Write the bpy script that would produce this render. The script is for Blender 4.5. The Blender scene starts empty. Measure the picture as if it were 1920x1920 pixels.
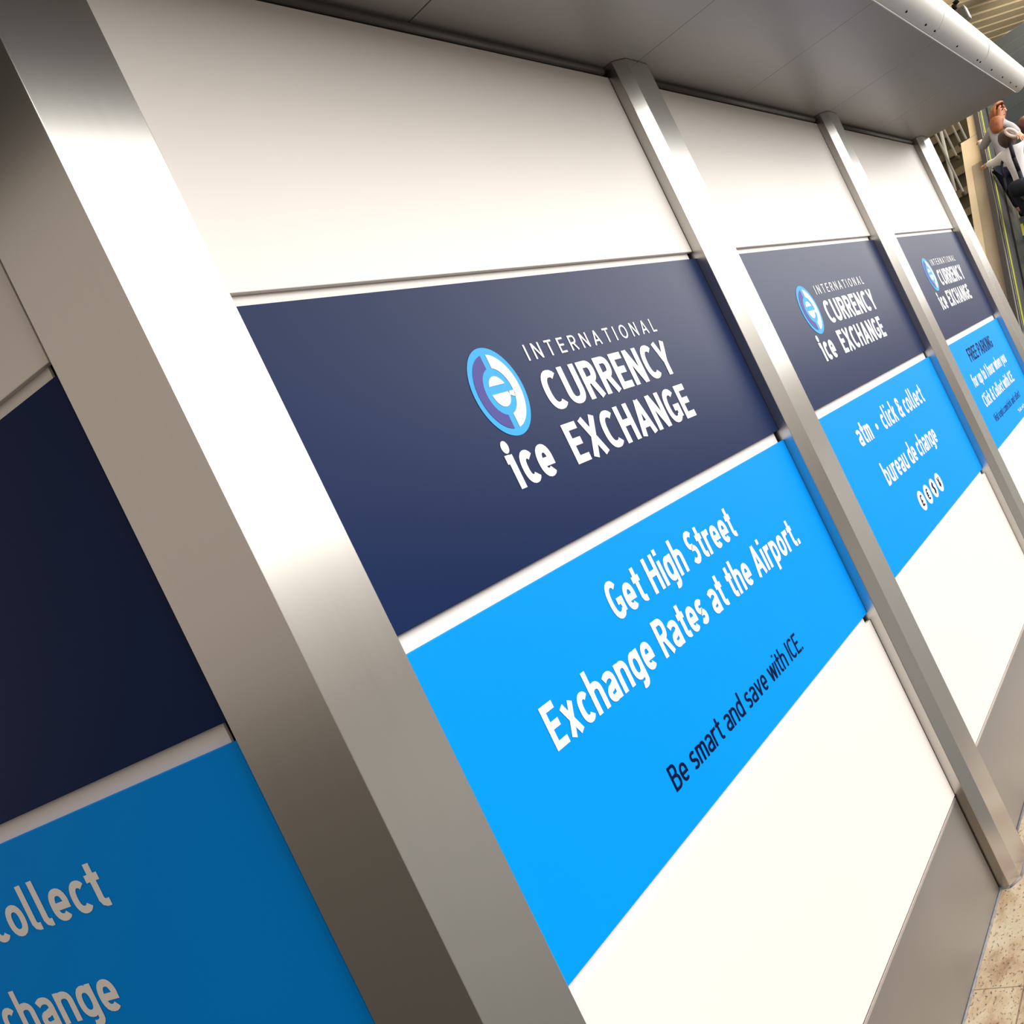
import bpy, bmesh, math, random
from mathutils import Vector, Matrix
random.seed(7)
PI = math.pi
scene = bpy.context.scene
COL = scene.collection

# ------------------------------------------------------------------ camera
CAM = Vector((-1.05347, -1.05450, 1.5))
RX = Vector((0.53854505, -0.72009341, -0.43753252))
UP = Vector((0.27092601, -0.34370573, 0.89914708))
FW = Vector((0.79785232, 0.60277015, -0.00999101))
FPX, PPX, PPY = 1889.08, 960.0, 1028.69
cd = bpy.data.cameras.new('camera')
cam = bpy.data.objects.new('camera', cd)
COL.objects.link(cam)
M = Matrix.Identity(4)
for i in range(3):
    M[i][0] = RX[i]; M[i][1] = UP[i]; M[i][2] = -FW[i]; M[i][3] = CAM[i]
cam.matrix_world = M
cd.sensor_width = 36.0
cd.lens = 36.0 * FPX / 1920.0
cd.shift_y = (PPY - 960.0) / 1920.0
cd.clip_start = 0.02
cd.clip_end = 300
scene.camera = cam

# ------------------------------------------------------------------ light
scene.view_settings.view_transform = 'Standard'
scene.view_settings.look = 'None'
scene.view_settings.gamma = 1.0
scene.view_settings.use_curve_mapping = False
scene.view_settings.exposure = 0.33
world = bpy.data.worlds.new('hall_daylight')
scene.world = world
world.use_nodes = True
bg = world.node_tree.nodes['Background']
bg.inputs[0].default_value = (1.0, 0.86, 0.735, 1)
bg.inputs[1].default_value = 0.48


def area(name, loc, target, sx, sy, radiance, col):
    l = bpy.data.lights.new(name, 'AREA')
    l.shape = 'RECTANGLE'; l.size = sx; l.size_y = sy
    l.energy = radiance * PI * sx * sy / 1.0
    l.color = col
    o = bpy.data.objects.new(name, l); COL.objects.link(o)
    o.location = loc
    o.rotation_euler = (Vector(target) - Vector(loc)).to_track_quat('-Z', 'Y').to_euler()
    return o


# the glazed front of the hall, facing the kiosk, then fill lights added for the escalator hall
area('hall_glazing_lower', (36, -16, 6.15), (36, 0, 6.15), 80, 4.7, 3.6, (1.0, 0.985, 0.95))
area('hall_glazing_upper', (36, -16, 17.3), (36, 0, 17.3), 80, 17.4, 4.4, (1.0, 0.985, 0.95))
area('concourse_fill', (13.5, -9.5, 3.2), (21.5, 0.0, 4.6), 9, 5, 2.2, (1.0, 0.96, 0.90))  # added side fill for the background beyond the kiosk
area('escalator_fill', (16.5, -0.5, 6.15), (16.5, -0.35, 0), 7, 0.5, 7.0, (1.0, 0.95, 0.88))  # added overhead fill for the deck and riders, no fitting modelled
area('ceiling_fill', (18.0, -2.4, 4.9), (18.2, -2.0, 9), 7, 1.5, 24.0, (1.0, 0.93, 0.82))  # added uplight, out of view, to brighten the slatted ceiling


# ------------------------------------------------------------------ materials
def mat(name, col, rough=0.5, metal=0.0, spec=0.5, noise=0.0, nscale=8.0, stretch=(1, 1, 1), bump=0.0, aniso=0.0, rvar=0.0):
    m = bpy.data.materials.new(name)
    m.use_nodes = True
    nt = m.node_tree
    b = nt.nodes['Principled BSDF']
    b.inputs['Base Color'].default_value = (*col, 1)
    b.inputs['Roughness'].default_value = rough
    b.inputs['Metallic'].default_value = metal
    b.inputs['Specular IOR Level'].default_value = spec
    b.inputs['Anisotropic'].default_value = aniso
    tc = nt.nodes.new('ShaderNodeTexCoord')
    mp = nt.nodes.new('ShaderNodeMapping')
    mp.inputs['Scale'].default_value = stretch
    nt.links.new(tc.outputs['Object'], mp.inputs[0])
    nz = nt.nodes.new('ShaderNodeTexNoise')
    nz.inputs['Scale'].default_value = nscale
    nz.inputs['Detail'].default_value = 4
    nt.links.new(mp.outputs[0], nz.inputs['Vector'])
    if noise > 0:
        mx = nt.nodes.new('ShaderNodeMix'); mx.data_type = 'RGBA'
        mx.inputs[6].default_value = (*[c * (1 - noise) for c in col], 1)
        mx.inputs[7].default_value = (*[min(1, c * (1 + noise)) for c in col], 1)
        nt.links.new(nz.outputs[0], mx.inputs[0])
        nt.links.new(mx.outputs[2], b.inputs['Base Color'])
    if rvar > 0:
        mr = nt.nodes.new('ShaderNodeMapRange')
        mr.inputs[3].default_value = max(0.02, rough - rvar)
        mr.inputs[4].default_value = rough + rvar
        nt.links.new(nz.outputs[0], mr.inputs[0])
        nt.links.new(mr.outputs[0], b.inputs['Roughness'])
    if bump > 0:
        bp = nt.nodes.new('ShaderNodeBump')
        bp.inputs['Strength'].default_value = bump
        bp.inputs['Distance'].default_value = 0.002
        nt.links.new(nz.outputs[0], bp.inputs['Height'])
        nt.links.new(bp.outputs[0], b.inputs['Normal'])
    return m


MT = dict(
    white=mat('white_laminate', (0.80, 0.755, 0.72), 0.42, spec=0.35, noise=0.015, nscale=3),
    strip=mat('white_reveal', (0.80, 0.76, 0.73), 0.5, spec=0.3, noise=0.01),
    navy=mat('navy_vinyl', (0.0048, 0.0170, 0.074), 0.34, spec=0.07, noise=0.03, nscale=3),
    blue=mat('blue_vinyl', (0.0, 0.275, 0.88), 0.5, spec=0.04, noise=0.02, nscale=3),
    ink_w=mat('white_vinyl', (0.86, 0.85, 0.84), 0.5, spec=0.25),
    ink_d=mat('navy_lettering_vinyl', (0.001, 0.005, 0.040), 0.5, spec=0.04),
    em_blue=mat('sky_blue_vinyl', (0.02, 0.34, 0.78), 0.5, spec=0.2),
    em_pur=mat('purple_vinyl', (0.045, 0.042, 0.26), 0.5, spec=0.2),
    steel=mat('brushed_steel', (0.53, 0.515, 0.49), 0.26, metal=1.0, noise=0.025, nscale=3.0, stretch=(60, 60, 0.6), aniso=0.35, rvar=0.012),
    plate=mat('satin_steel_plate', (0.365, 0.365, 0.365), 0.40, metal=1.0, noise=0.10, nscale=2.5, rvar=0.05),
    lip=mat('bright_steel_lip', (0.72, 0.70, 0.69), 0.30, metal=1.0),
    soffit=mat('grey_soffit_panel', (0.35, 0.335, 0.325), 0.33, spec=0.5, noise=0.02, nscale=2),
    nose=mat('white_bullnose_paint', (0.80, 0.785, 0.75), 0.40, spec=0.5, noise=0.03, nscale=5),
    rod=mat('dark_grey_trim', (0.075, 0.075, 0.07), 0.42, spec=0.5),
    dark=mat('black_void', (0.008, 0.007, 0.007), 0.8, spec=0.2),
    stone=mat('dark_unseen_floor', (0.085, 0.078, 0.068), 0.45, spec=0.25, noise=0.2, nscale=9),  # for the unseen floor, kept dark to weaken its bounce
    seal=mat('grey_sealant', (0.19, 0.19, 0.205), 0.7, noise=0.5, nscale=60),
    rubber=mat('black_handrail_rubber', (0.012, 0.010, 0.012), 0.38),
    chrome=mat('escalator_aluminium', (0.62, 0.64, 0.68), 0.28, metal=1.0, noise=0.2, nscale=20),
    yellow=mat('yellow_line_paint', (0.42, 0.42, 0.05), 0.5, noise=0.15, nscale=12),
    panelg=mat('escalator_grey_panel', (0.20, 0.205, 0.21), 0.35, metal=0.6, noise=0.1, nscale=4),
    riser=mat('escalator_riser', (0.072, 0.088, 0.098), 0.40, metal=0.2, noise=0.2, nscale=20, stretch=(1, 30, 1)),
    tread=mat('escalator_tread', (0.16, 0.18, 0.185), 0.4, metal=0.6, noise=0.2, nscale=20, stretch=(1, 30, 1)),
    beige=mat('beige_painted_wall', (0.60, 0.49, 0.32), 0.7, spec=0.2, noise=0.06, nscale=5),
    tan=mat('tan_panel', (0.33, 0.27, 0.185), 0.7, spec=0.2, noise=0.08, nscale=5),
    brown=mat('dark_tan_wall', (0.085, 0.066, 0.034), 0.8, spec=0.2, noise=0.2, nscale=4),
    shelf=mat('brown_ledge', (0.16, 0.125, 0.07), 0.8, spec=0.2, noise=0.2, nscale=4),
    louvre=mat('blue_grey_louvre', (0.095, 0.125, 0.145), 0.5, noise=0.12, nscale=3),
    slat=mat('tan_slat_ceiling', (0.44, 0.355, 0.22), 0.7, spec=0.2, noise=0.15, nscale=6),
    pale=mat('pale_metal_rod', (0.62, 0.60, 0.52), 0.5),
    skin=mat('skin', (0.62, 0.33, 0.22), 0.55, spec=0.3, noise=0.06),
    redhair=mat('red_hair', (0.30, 0.095, 0.03), 0.5, noise=0.7, nscale=14, stretch=(6, 6, 1)),
    darkhair=mat('dark_brown_hair', (0.055, 0.028, 0.018), 0.5, noise=0.4, nscale=14, stretch=(6, 6, 1)),
    auburn=mat('auburn_hair', (0.10, 0.03, 0.02), 0.5, noise=0.4, nscale=14, stretch=(6, 6, 1)),
    grey_knit=mat('grey_knit', (0.34, 0.33, 0.34), 0.85, spec=0.1, noise=0.12, nscale=30, bump=0.3),
    white_cloth=mat('white_shirt_cloth', (0.78, 0.77, 0.77), 0.8, spec=0.15, noise=0.05, nscale=14, bump=0.4),
    dark_cloth=mat('dark_cloth', (0.02, 0.022, 0.035), 0.85, spec=0.1, noise=0.2, nscale=20),
    blackbag=mat('black_bag_fabric', (0.008, 0.009, 0.014), 0.7, spec=0.2, noise=0.3, nscale=25),
    cream=mat('cream_band', (0.75, 0.62, 0.54), 0.5, noise=0.08),
    eye=mat('dark_eye', (0.02, 0.012, 0.01), 0.2),
    lips=mat('lips', (0.45, 0.12, 0.10), 0.5),
    lampglass=mat('frosted_lamp_housing', (0.13, 0.118, 0.09), 0.35, noise=0.15, nscale=20),
)


def travertine():
    m = bpy.data.materials.new('travertine_tiles')
    m.use_nodes = True
    nt = m.node_tree; N = nt.nodes; L = nt.links
    b = N['Principled BSDF']
    tc = N.new('ShaderNodeTexCoord')

    def noise(scale, detail, stretch=(1, 1, 1), rot=0.0, rough=0.6):
        mp = N.new('ShaderNodeMapping'); mp.inputs['Scale'].default_value = stretch
        mp.inputs['Rotation'].default_value = (0, 0, rot)
        L.new(tc.outputs['Object'], mp.inputs[0])
        n = N.new('ShaderNodeTexNoise'); n.inputs['Scale'].default_value = scale
        n.inputs['Detail'].default_value = detail; n.inputs['Roughness'].default_value = rough
        L.new(mp.outputs[0], n.inputs['Vector'])
        return n
    n1 = noise(5.0, 8, (1.0, 2.6, 1), 0.9)
    r1 = N.new('ShaderNodeValToRGB')
    cr = r1.color_ramp
    cr.elements[0].position = 0.37; cr.elements[0].color = (0.27, 0.14, 0.06, 1)
    cr.elements[1].position = 0.60; cr.elements[1].color = (0.53, 0.435, 0.30, 1)
    e = cr.elements.new(0.48); e.color = (0.45, 0.325, 0.195, 1)
    L.new(n1.outputs[0], r1.inputs[0])
    n2 = noise(70, 4, (1, 1.8, 1), 0.9)
    r2 = N.new('ShaderNodeValToRGB')
    r2.color_ramp.elements[0].position = 0.35; r2.color_ramp.elements[0].color = (0.10, 0.065, 0.04, 1)
    r2.color_ramp.elements[1].position = 0.43; r2.color_ramp.elements[1].color = (1, 1, 1, 1)
    L.new(n2.outputs[0], r2.inputs[0])
    mul = N.new('ShaderNodeMix'); mul.data_type = 'RGBA'; mul.blend_type = 'MULTIPLY'
    mul.inputs[0].default_value = 0.8
    L.new(r1.outputs[0], mul.inputs[6]); L.new(r2.outputs[0], mul.inputs[7])
    n3 = noise(17, 5, (1, 2.0, 1), 0.7, 0.7)
    r3 = N.new('ShaderNodeValToRGB')
    r3.color_ramp.elements[0].position = 0.325; r3.color_ramp.elements[0].color = (0.03, 0.03, 0.028, 1)
    r3.color_ramp.elements[1].position = 0.335; r3.color_ramp.elements[1].color = (1, 1, 1, 1)
    L.new(n3.outputs[0], r3.inputs[0])
    mul2 = N.new('ShaderNodeMix'); mul2.data_type = 'RGBA'; mul2.blend_type = 'MULTIPLY'
    mul2.inputs[0].default_value = 1.0
    L.new(mul.outputs[2], mul2.inputs[6]); L.new(r3.outputs[0], mul2.inputs[7])
    # tile joints
    br = N.new('ShaderNodeTexBrick')
    br.offset = 0.0
    br.inputs['Color1'].default_value = (1, 1, 1, 1); br.inputs['Color2'].default_value = (0.93, 0.93, 0.93, 1)
    br.inputs['Mortar'].default_value = (0.42, 0.36, 0.28, 1)
    br.inputs['Scale'].default_value = 1.0
    br.inputs['Mortar Size'].default_value = 0.0022
    br.inputs['Brick Width'].default_value = 0.60
    br.inputs['Row Height'].default_value = 0.60
    mpb = N.new('ShaderNodeMapping'); mpb.inputs['Location'].default_value = (0.555, 0.125, 0)
    L.new(tc.outputs['Object'], mpb.inputs[0]); L.new(mpb.outputs[0], br.inputs['Vector'])
    mul3 = N.new('ShaderNodeMix'); mul3.data_type = 'RGBA'; mul3.blend_type = 'MULTIPLY'
    mul3.inputs[0].default_value = 1.0
    L.new(mul2.outputs[2], mul3.inputs[6]); L.new(br.outputs[0], mul3.inputs[7])
    L.new(mul3.outputs[2], b.inputs['Base Color'])
    b.inputs['Roughness'].default_value = 0.38
    bp = N.new('ShaderNodeBump'); bp.inputs['Strength'].default_value = 0.5; bp.inputs['Distance'].default_value = 0.003
    L.new(r2.outputs[0], bp.inputs['Height']); L.new(bp.outputs[0], b.inputs['Normal'])
    return m


MT['floor'] = travertine()


# ------------------------------------------------------------------ helpers
def obj(name, bm, m, parent=None, smooth=False):
    bmesh.ops.recalc_face_normals(bm, faces=bm.faces[:])
    me = bpy.data.meshes.new(name)
    bm.to_mesh(me); bm.free()
    for x in (m if isinstance(m, (list, tuple)) else [m]):
        me.materials.append(x)
    if smooth:
        for p in me.polygons:
            p.use_smooth = True
    o = bpy.data.objects.new(name, me); COL.objects.link(o)
    if parent:
        o.parent = parent
    return o


def tag(o, label, cat, group=None, kind=None):
    if label: o['label'] = label
    if cat: o['category'] = cat
    if group: o['group'] = group
    if kind: o['kind'] = kind
    return o


def struct(o, label=None):
    o['kind'] = 'structure'
    if label: o['label'] = label
    return o


def empty(name, loc, label, cat, group=None):
    o = bpy.data.objects.new(name, None); COL.objects.link(o)
    o.location = loc; o.empty_display_size = 0.1
    return tag(o, label, cat, group)


def keep(o, parent):
    """parent without moving (parents here are unrotated Empties)"""
    o.parent = parent
    o.matrix_parent_inverse = Matrix.Translation(-parent.location)
    return o


def box(bm, x0, x1, y0, y1, z0, z1, xf=None, mi=0):
    vs = []
    for z in (z0, z1):
        for x, y in ((x0, y0), (x1, y0), (x1, y1), (x0, y1)):
            v = Vector((x, y, z))
            vs.append(bm.verts.new(xf @ v if xf else v))
    for f in ((0, 3, 2, 1), (4, 5, 6, 7), (0, 1, 5, 4), (1, 2, 6, 5), (2, 3, 7, 6), (3, 0, 4, 7)):
        bm.faces.new([vs[i] for i in f]).material_index = mi


def bev(bm, w, seg=2):
    bmesh.ops.bevel(bm, geom=bm.edges[:], offset=w, segments=seg, affect='EDGES', profile=0.5, clamp_overlap=True)


def prism(bm, pts, z0, z1, xf=None):
    """plan polygon (x, y) extruded in z"""
    lo = [bm.verts.new((xf @ Vector((x, y, z0))) if xf else (x, y, z0)) for x, y in pts]
    hi = [bm.verts.new((xf @ Vector((x, y, z1))) if xf else (x, y, z1)) for x, y in pts]
    n = len(pts)
    bm.faces.new(lo[::-1]); bm.faces.new(hi)
    for i in range(n):
        bm.faces.new((lo[i], lo[(i + 1) % n], hi[(i + 1) % n], hi[i]))


def extr_y(bm, pts, y0, y1):
    """side polygon (x, z) extruded in y"""
    a = [bm.verts.new((x, y0, z)) for x, z in pts]
    b = [bm.verts.new((x, y1, z)) for x, z in pts]
    n = len(pts)
    bm.faces.new(a); bm.faces.new(b[::-1])
    for i in range(n):
        bm.faces.new((a[i], b[i], b[(i + 1) % n], a[(i + 1) % n]))


def tube(bm, p0, p1, r, seg=10):
    p0 = Vector(p0); p1 = Vector(p1)
    d = (p1 - p0).normalized()
    a = d.orthogonal().normalized(); b = d.cross(a)
    r0 = []; r1 = []
    for i in range(seg):
        t = 2 * PI * i / seg
        o = (a * math.cos(t) + b * math.sin(t)) * r
        r0.append(bm.verts.new(p0 + o)); r1.append(bm.verts.new(p1 + o))
    for i in range(seg):
        bm.faces.new((r0[i], r0[(i + 1) % seg], r1[(i + 1) % seg], r1[i]))
    bm.faces.new(r0[::-1]); bm.faces.new(r1)


def ball(bm, c, r, seg=12, scale=(1, 1, 1)):
    res = bmesh.ops.create_uvsphere(bm, u_segments=seg, v_segments=max(6, seg // 2 + 2), radius=1)
    for v in res['verts']:
        v.co = Vector((v.co.x * r * scale[0], v.co.y * r * scale[1], v.co.z * r * scale[2])) + Vector(c)


# wall frames: u along the wall (metres), v up, n out of the wall
class Frame:
    def __init__(s, o, ud, nd):
        s.o = Vector((o[0], o[1], 0)); s.u = Vector((ud[0], ud[1], 0)); s.n = Vector((nd[0], nd[1], 0))

    def __call__(s, u, v, n=0.0):
        return s.o + s.u * u + s.n * n + Vector((0, 0, v))

    def xf(s):
        m = Matrix.Identity(4)
        for i in range(3):
            m[i][0] = s.u[i]; m[i][1] = -s.n[i]; m[i][2] = (0, 0, 1)[i]; m[i][3] = s.o[i]
        return m


FRONT = Frame((0, 0), (1, 0), (0, -1))
TH = math.radians(99.16)
LD = Vector((math.cos(TH), math.sin(TH)))            # left wall runs away along this
L0 = Vector((-0.2128, 0.16))
# left wall read from outside, left to right: u increases towards the corner
LEFT = Frame((L0.x, L0.y), (-LD.x, -LD.y), (-LD.y, LD.x))

# ------------------------------------------------------------------ stroke lettering
XH, ASC, DSC = 0.73, 1.06, -0.23


def se(cx, cy, rx, ry, a0, a1, n=2.35, k=22):
    raw = []
    N = 240
    for i in range(N + 1):
        t = math.radians(a0 + (a1 - a0) * i / N)
        c, s = math.cos(t), math.sin(t)
        raw.append((cx + rx * math.copysign(abs(c) ** (2 / n), c), cy + ry * math.copysign(abs(s) ** (2 / n), s)))
    acc = [0.0]
    for p, q in zip(raw[:-1], raw[1:]):
        acc.append(acc[-1] + math.hypot(q[0] - p[0], q[1] - p[1]))
    out = []; j = 0
    for i in range(k + 1):
        d = acc[-1] * i / k
        while j < N - 1 and acc[j + 1] < d: j += 1
        f = (d - acc[j]) / max(1e-9, acc[j + 1] - acc[j])
        out.append((raw[j][0] + (raw[j + 1][0] - raw[j][0]) * f, raw[j][1] + (raw[j + 1][1] - raw[j][1]) * f))
    return out


def glyph(ch, w):
    """centre-line strokes and advance of one character; cap height 1, stroke w"""
    h = w / 2
    S = []

    def cl(b, y0, y1, a0, a1):
        return se(b / 2, (y0 + y1) / 2, b / 2 - h, (y1 - y0) / 2 - h, a0, a1)
    if ch == ' ': return [], 0.27
    if ch == '.':
        return [[(h, 0), (h, w * 1.05)]], w
    if ch == '•':
        return [se(0.13, 0.36, 0.065, 0.065, 0, 360, 2)], 0.26
    if ch == '1':
        return [[(0.30 - h, 0), (0.30 - h, 1)], [(0.02, 0.74), (0.30 - h, 0.96)]], 0.32
    if ch == '*':
        return [[(0.1, 0.62), (0.1, 0.98)], [(0, 0.72), (0.2, 0.88)], [(0.2, 0.72), (0, 0.88)]], 0.2
    if ch == '/':
        return [[(0.03, -0.05), (0.34, 1.02)]], 0.36
    if ch == '&':
        b = 0.66
        return [se(0.28, 0.27, 0.28 - h, 0.27 - h, 20, -270 + 30) + [(0.40, 0.66)],
                se(0.29, 0.78, 0.20 - h * 0.6, 0.22 - h, -20, 230) + [(0.62, 0.0)],
                [(0.28 + 0.28 - h - 0.02, 0.27 + 0.05), (0.60, 0.52)]], b
    # ----- lower case
    if ch == 'o':
        return [cl(0.55, 0, XH, 0, 360)], 0.55
    if ch == 'c':
        return [cl(0.52, 0, XH, 42, 318)], 0.47
    if ch == 'e':
        b = 0.54
        return [cl(b, 0, XH, 0, 312), [(h, XH * 0.46), (b - 0.004, XH * 0.46)]], b
    if ch == 'a':
        b = 0.52
        return [[(0.05, XH - h - 0.07)] + se(b / 2 - 0.02, XH - h - 0.19, b / 2 - h + 0.02, 0.19, 120, 0, k=12) + [(b - h, 0)],
                [(b - h, XH * 0.56)] + se(0.24, XH * 0.28, 0.24 - h, XH * 0.28 - h * 0.9, 90, 270, 2.2) + [(b - h, h + 0.02)]], b
    if ch in 'bdpqg':
        b = 0.55
        s = [cl(b, 0, XH, 0, 360)]
        if ch == 'b': s.append([(h, 0), (h, ASC)])
        if ch == 'd': s.append([(b - h, 0), (b - h, ASC)])
        if ch == 'p': s.append([(h, DSC), (h, XH)])
        if ch == 'q': s.append([(b - h, DSC), (b - h, XH)])
        if ch == 'g': s.append([(b - h, XH), (b - h, 0.0)] + se(b / 2 + 0.02, -0.02, b / 2 - h - 0.02, 0.22 - h, 0, -115, 2.2, 12))
        return s, b
    if ch in 'hnmru':
        b = 0.54
        if ch == 'h':
            return [[(h, 0), (h, ASC)], [(h, XH * 0.55)] + se(b / 2, XH * 0.62, b / 2 - h, XH * 0.38 - h, 165, 0) + [(b - h, 0)]], b
        if ch == 'n':
            return [[(h, 0), (h, XH)], [(h, XH * 0.55)] + se(b / 2, XH * 0.62, b / 2 - h, XH * 0.38 - h, 165, 0) + [(b - h, 0)]], b
        if ch == 'm':
            q = 0.44
            s = [[(h, 0), (h, XH)]]
            for x in (0, q - w):
                s.append([(h + x, XH * 0.55)] + se(q / 2 + x, XH * 0.66, q / 2 - h, XH * 0.34 - h, 165, 0) + [(q - h + x, 0)])
            return s, 2 * q - w
        if ch == 'r':
            return [[(h, 0), (h, XH)], [(h, XH * 0.52)] + se(0.30, XH * 0.62, 0.30 - h, XH * 0.38 - h, 170, 70, k=12)], 0.38
        return [[(b - h, 0), (b - h, XH)], [(h, XH)] + se(b / 2, XH * 0.38, b / 2 - h, XH * 0.38 - h, 180, 345) + [(b - h, XH * 0.45)]], b
    if ch == 't':
        x = 0.10 + h
        return [[(x, 0.97), (x, h + 0.10), (x + 0.035, h + 0.03), (x + 0.10, h), (x + 0.20, h)], [(0.0, XH - h * 0.8), (0.37, XH - h * 0.8)]], 0.37
    if ch == 'l':
        return [[(h, ASC), (h, h + 0.10), (h + 0.035, h + 0.03), (h + 0.10, h), (h + 0.18, h)]], 0.27
    if ch == 'i':
        return [[(h, 0), (h, XH)], [(h, ASC - w * 0.95), (h, ASC)]], w
    if ch == 'ı':
        return [[(h + 0.06, 0), (h + 0.06, XH)], [(0.0, XH - h * 0.9), (h + 0.06, XH - h * 0.9)]], w + 0.08
    if ch == 'f':
        x = 0.10 + h
        return [[(x, 0), (x, 0.84)] + se(x + 0.17, 0.84, 0.17, ASC - 0.84 - h, 180, 80, 2.2, 10), [(0, XH - h * 0.8), (0.36, XH - h * 0.8)]], 0.36
    if ch == 'k':
        return [[(h, 0), (h, ASC)], [(0.50 - h, XH), (h, 0.27)], [(0.22, 0.42), (0.54 - h, 0)]], 0.54
    if ch == 's':
        b = 0.48
        return [se(b / 2, XH * 0.75 - h * 0.4, b / 2 - h, XH * 0.25 - h * 0.6, 35, 270, 2.2) + se(b / 2, XH * 0.25 + h * 0.4, b / 2 - h, XH * 0.25 - h * 0.6, 90, -148, 2.2)], b
    if ch == 'v':
        return [[(h * 0.9, XH), (0.27, h * 0.3)], [(0.54 - h * 0.9, XH), (0.27, h * 0.3)]], 0.54
    if ch == 'w':
        return [[(h * 0.9, XH), (0.22, h * 0.3)], [(0.40, XH), (0.22, h * 0.3)], [(0.40, XH), (0.58, h * 0.3)], [(0.80 - h * 0.9, XH), (0.58, h * 0.3)]], 0.80
    if ch == 'x':
        return [[(h, XH), (0.54 - h, 0)], [(0.54 - h, XH), (h, 0)]], 0.54
    if ch == 'y':
        return [[(h * 0.9, XH), (0.28, h)], [(0.54 - h * 0.9, XH), (0.20, DSC)]], 0.54
    # ----- capitals
    if ch == 'A':
        b = 0.68
        return [[(h * 0.9, 0), (b / 2, 1 - h * 0.2)], [(b - h * 0.9, 0), (b / 2, 1 - h * 0.2)], [(0.16, 0.30), (b - 0.16, 0.30)]], b
    if ch == 'B':
        return [[(h, 0), (h, 1)], [(h, 1 - h), (0.28, 1 - h)] + se(0.28, 0.77 - h * .4, 0.26 - h, 0.23 - h * .6, 90, -90) + [(h, 0.54 - h * .2)],
                [(0.28, 0.54 - h * .2)] + se(0.30, 0.27 + h * .4, 0.28 - h, 0.27 - h * .6, 90, -90) + [(h, h)]], 0.58
    if ch == 'C':
        return [cl(0.66, 0, 1, 48, 312)], 0.60
    if ch == 'G':
        b = 0.64
        return [cl(b, 0, 1, 42, 318), [(b - h, 0.13), (b - h, 0.52)], [(0.34, 0.52 - h), (b, 0.52 - h)]], b
    if ch == 'E':
        return [[(h, 0), (h, 1)], [(h, 1 - h), (0.50, 1 - h)], [(h, 0.52), (0.46, 0.52)], [(h, h), (0.50, h)]], 0.51
    if ch == 'F':
        return [[(h, 0), (h, 1)], [(h, 1 - h), (0.49, 1 - h)], [(h, 0.50), (0.45, 0.50)]], 0.49
    if ch == 'H':
        return [[(h, 0), (h, 1)], [(0.60 - h, 0), (0.60 - h, 1)], [(h, 0.52), (0.6 - h, 0.52)]], 0.60
    if ch == 'I':
        return [[(h, 0), (h, 1)]], w
    if ch == 'K':
        return [[(h, 0), (h, 1)], [(0.57 - h, 1), (h, 0.36)], [(0.24, 0.56), (0.60 - h, 0)]], 0.60
    if ch == 'L':
        return [[(h, 0), (h, 1)], [(h, h), (0.46, h)]], 0.46
    if ch == 'N':
        return [[(h, 0), (h, 1)], [(0.62 - h, 0), (0.62 - h, 1)], [(h, 1 - h * .3), (0.62 - h, h * .3)]], 0.62
    if ch == 'O':
        return [se(0.36, 0.5, 0.36 - h, 0.5 - h, 0, 360, 2.1)], 0.72
    if ch in 'PR':
        s = [[(h, 0), (h, 1)], [(h, 1 - h), (0.30, 1 - h)] + se(0.30, 0.73 - h * .3, 0.27 - h, 0.27 - h * .7, 90, -90) + [(h, 0.46 + h * .1)]]
        if ch == 'R': s.append([(0.30, 0.46), (0.60 - h, 0)])
        return s, 0.57
    if ch == 'S':
        b = 0.56
        return [se(b / 2, 0.75 - h * .4, b / 2 - h, 0.25 - h * .6, 35, 270, 2.2) + se(b / 2, 0.25 + h * .4, b / 2 - h, 0.25 - h * .6, 90, -148, 2.2)], b
    if ch == 'T':
        return [[(0.28, 0), (0.28, 1)], [(0, 1 - h), (0.56, 1 - h)]], 0.56
    if ch == 'U':
        b = 0.62
        return [[(h, 1), (h, 0.36)] + se(b / 2, 0.36, b / 2 - h, 0.36 - h, 180, 360) + [(b - h, 1)]], b
    if ch == 'V':
        return [[(h * .9, 1), (0.32, h * .3)], [(0.64 - h * .9, 1), (0.32, h * .3)]], 0.64
    if ch == 'X':
        return [[(h, 1), (0.64 - h, 0)], [(0.64 - h, 1), (h, 0)]], 0.64
    if ch == 'Y':
        return [[(h * .9, 1), (0.31, 0.42)], [(0.62 - h * .9, 1), (0.31, 0.42)], [(0.31, 0), (0.31, 0.48)]], 0.62
    if ch == '£':
        return [[(0.50, 0.84)] + se(0.36, 0.74, 0.18, 0.20, 40, 180, 2, 10) + [(0.18, 0.3), (0.06, h)], [(0.04, h), (0.54, h)], [(0.04, 0.46), (0.42, 0.46)]], 0.56
    if ch == '€':
        return [se(0.34, 0.5, 0.25, 0.44, 50, 310), [(0, 0.60), (0.42, 0.60)], [(0, 0.40), (0.40, 0.40)]], 0.58
    if ch == '$':
        return glyph('S', w)[0] + [[(0.28, -0.1), (0.28, 1.1)]], 0.56
    if ch == '¥':
        return glyph('Y', w)[0] + [[(0.08, 0.40), (0.54, 0.40)], [(0.08, 0.22), (0.54, 0.22)]], 0.62
    return [], 0.3


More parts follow.
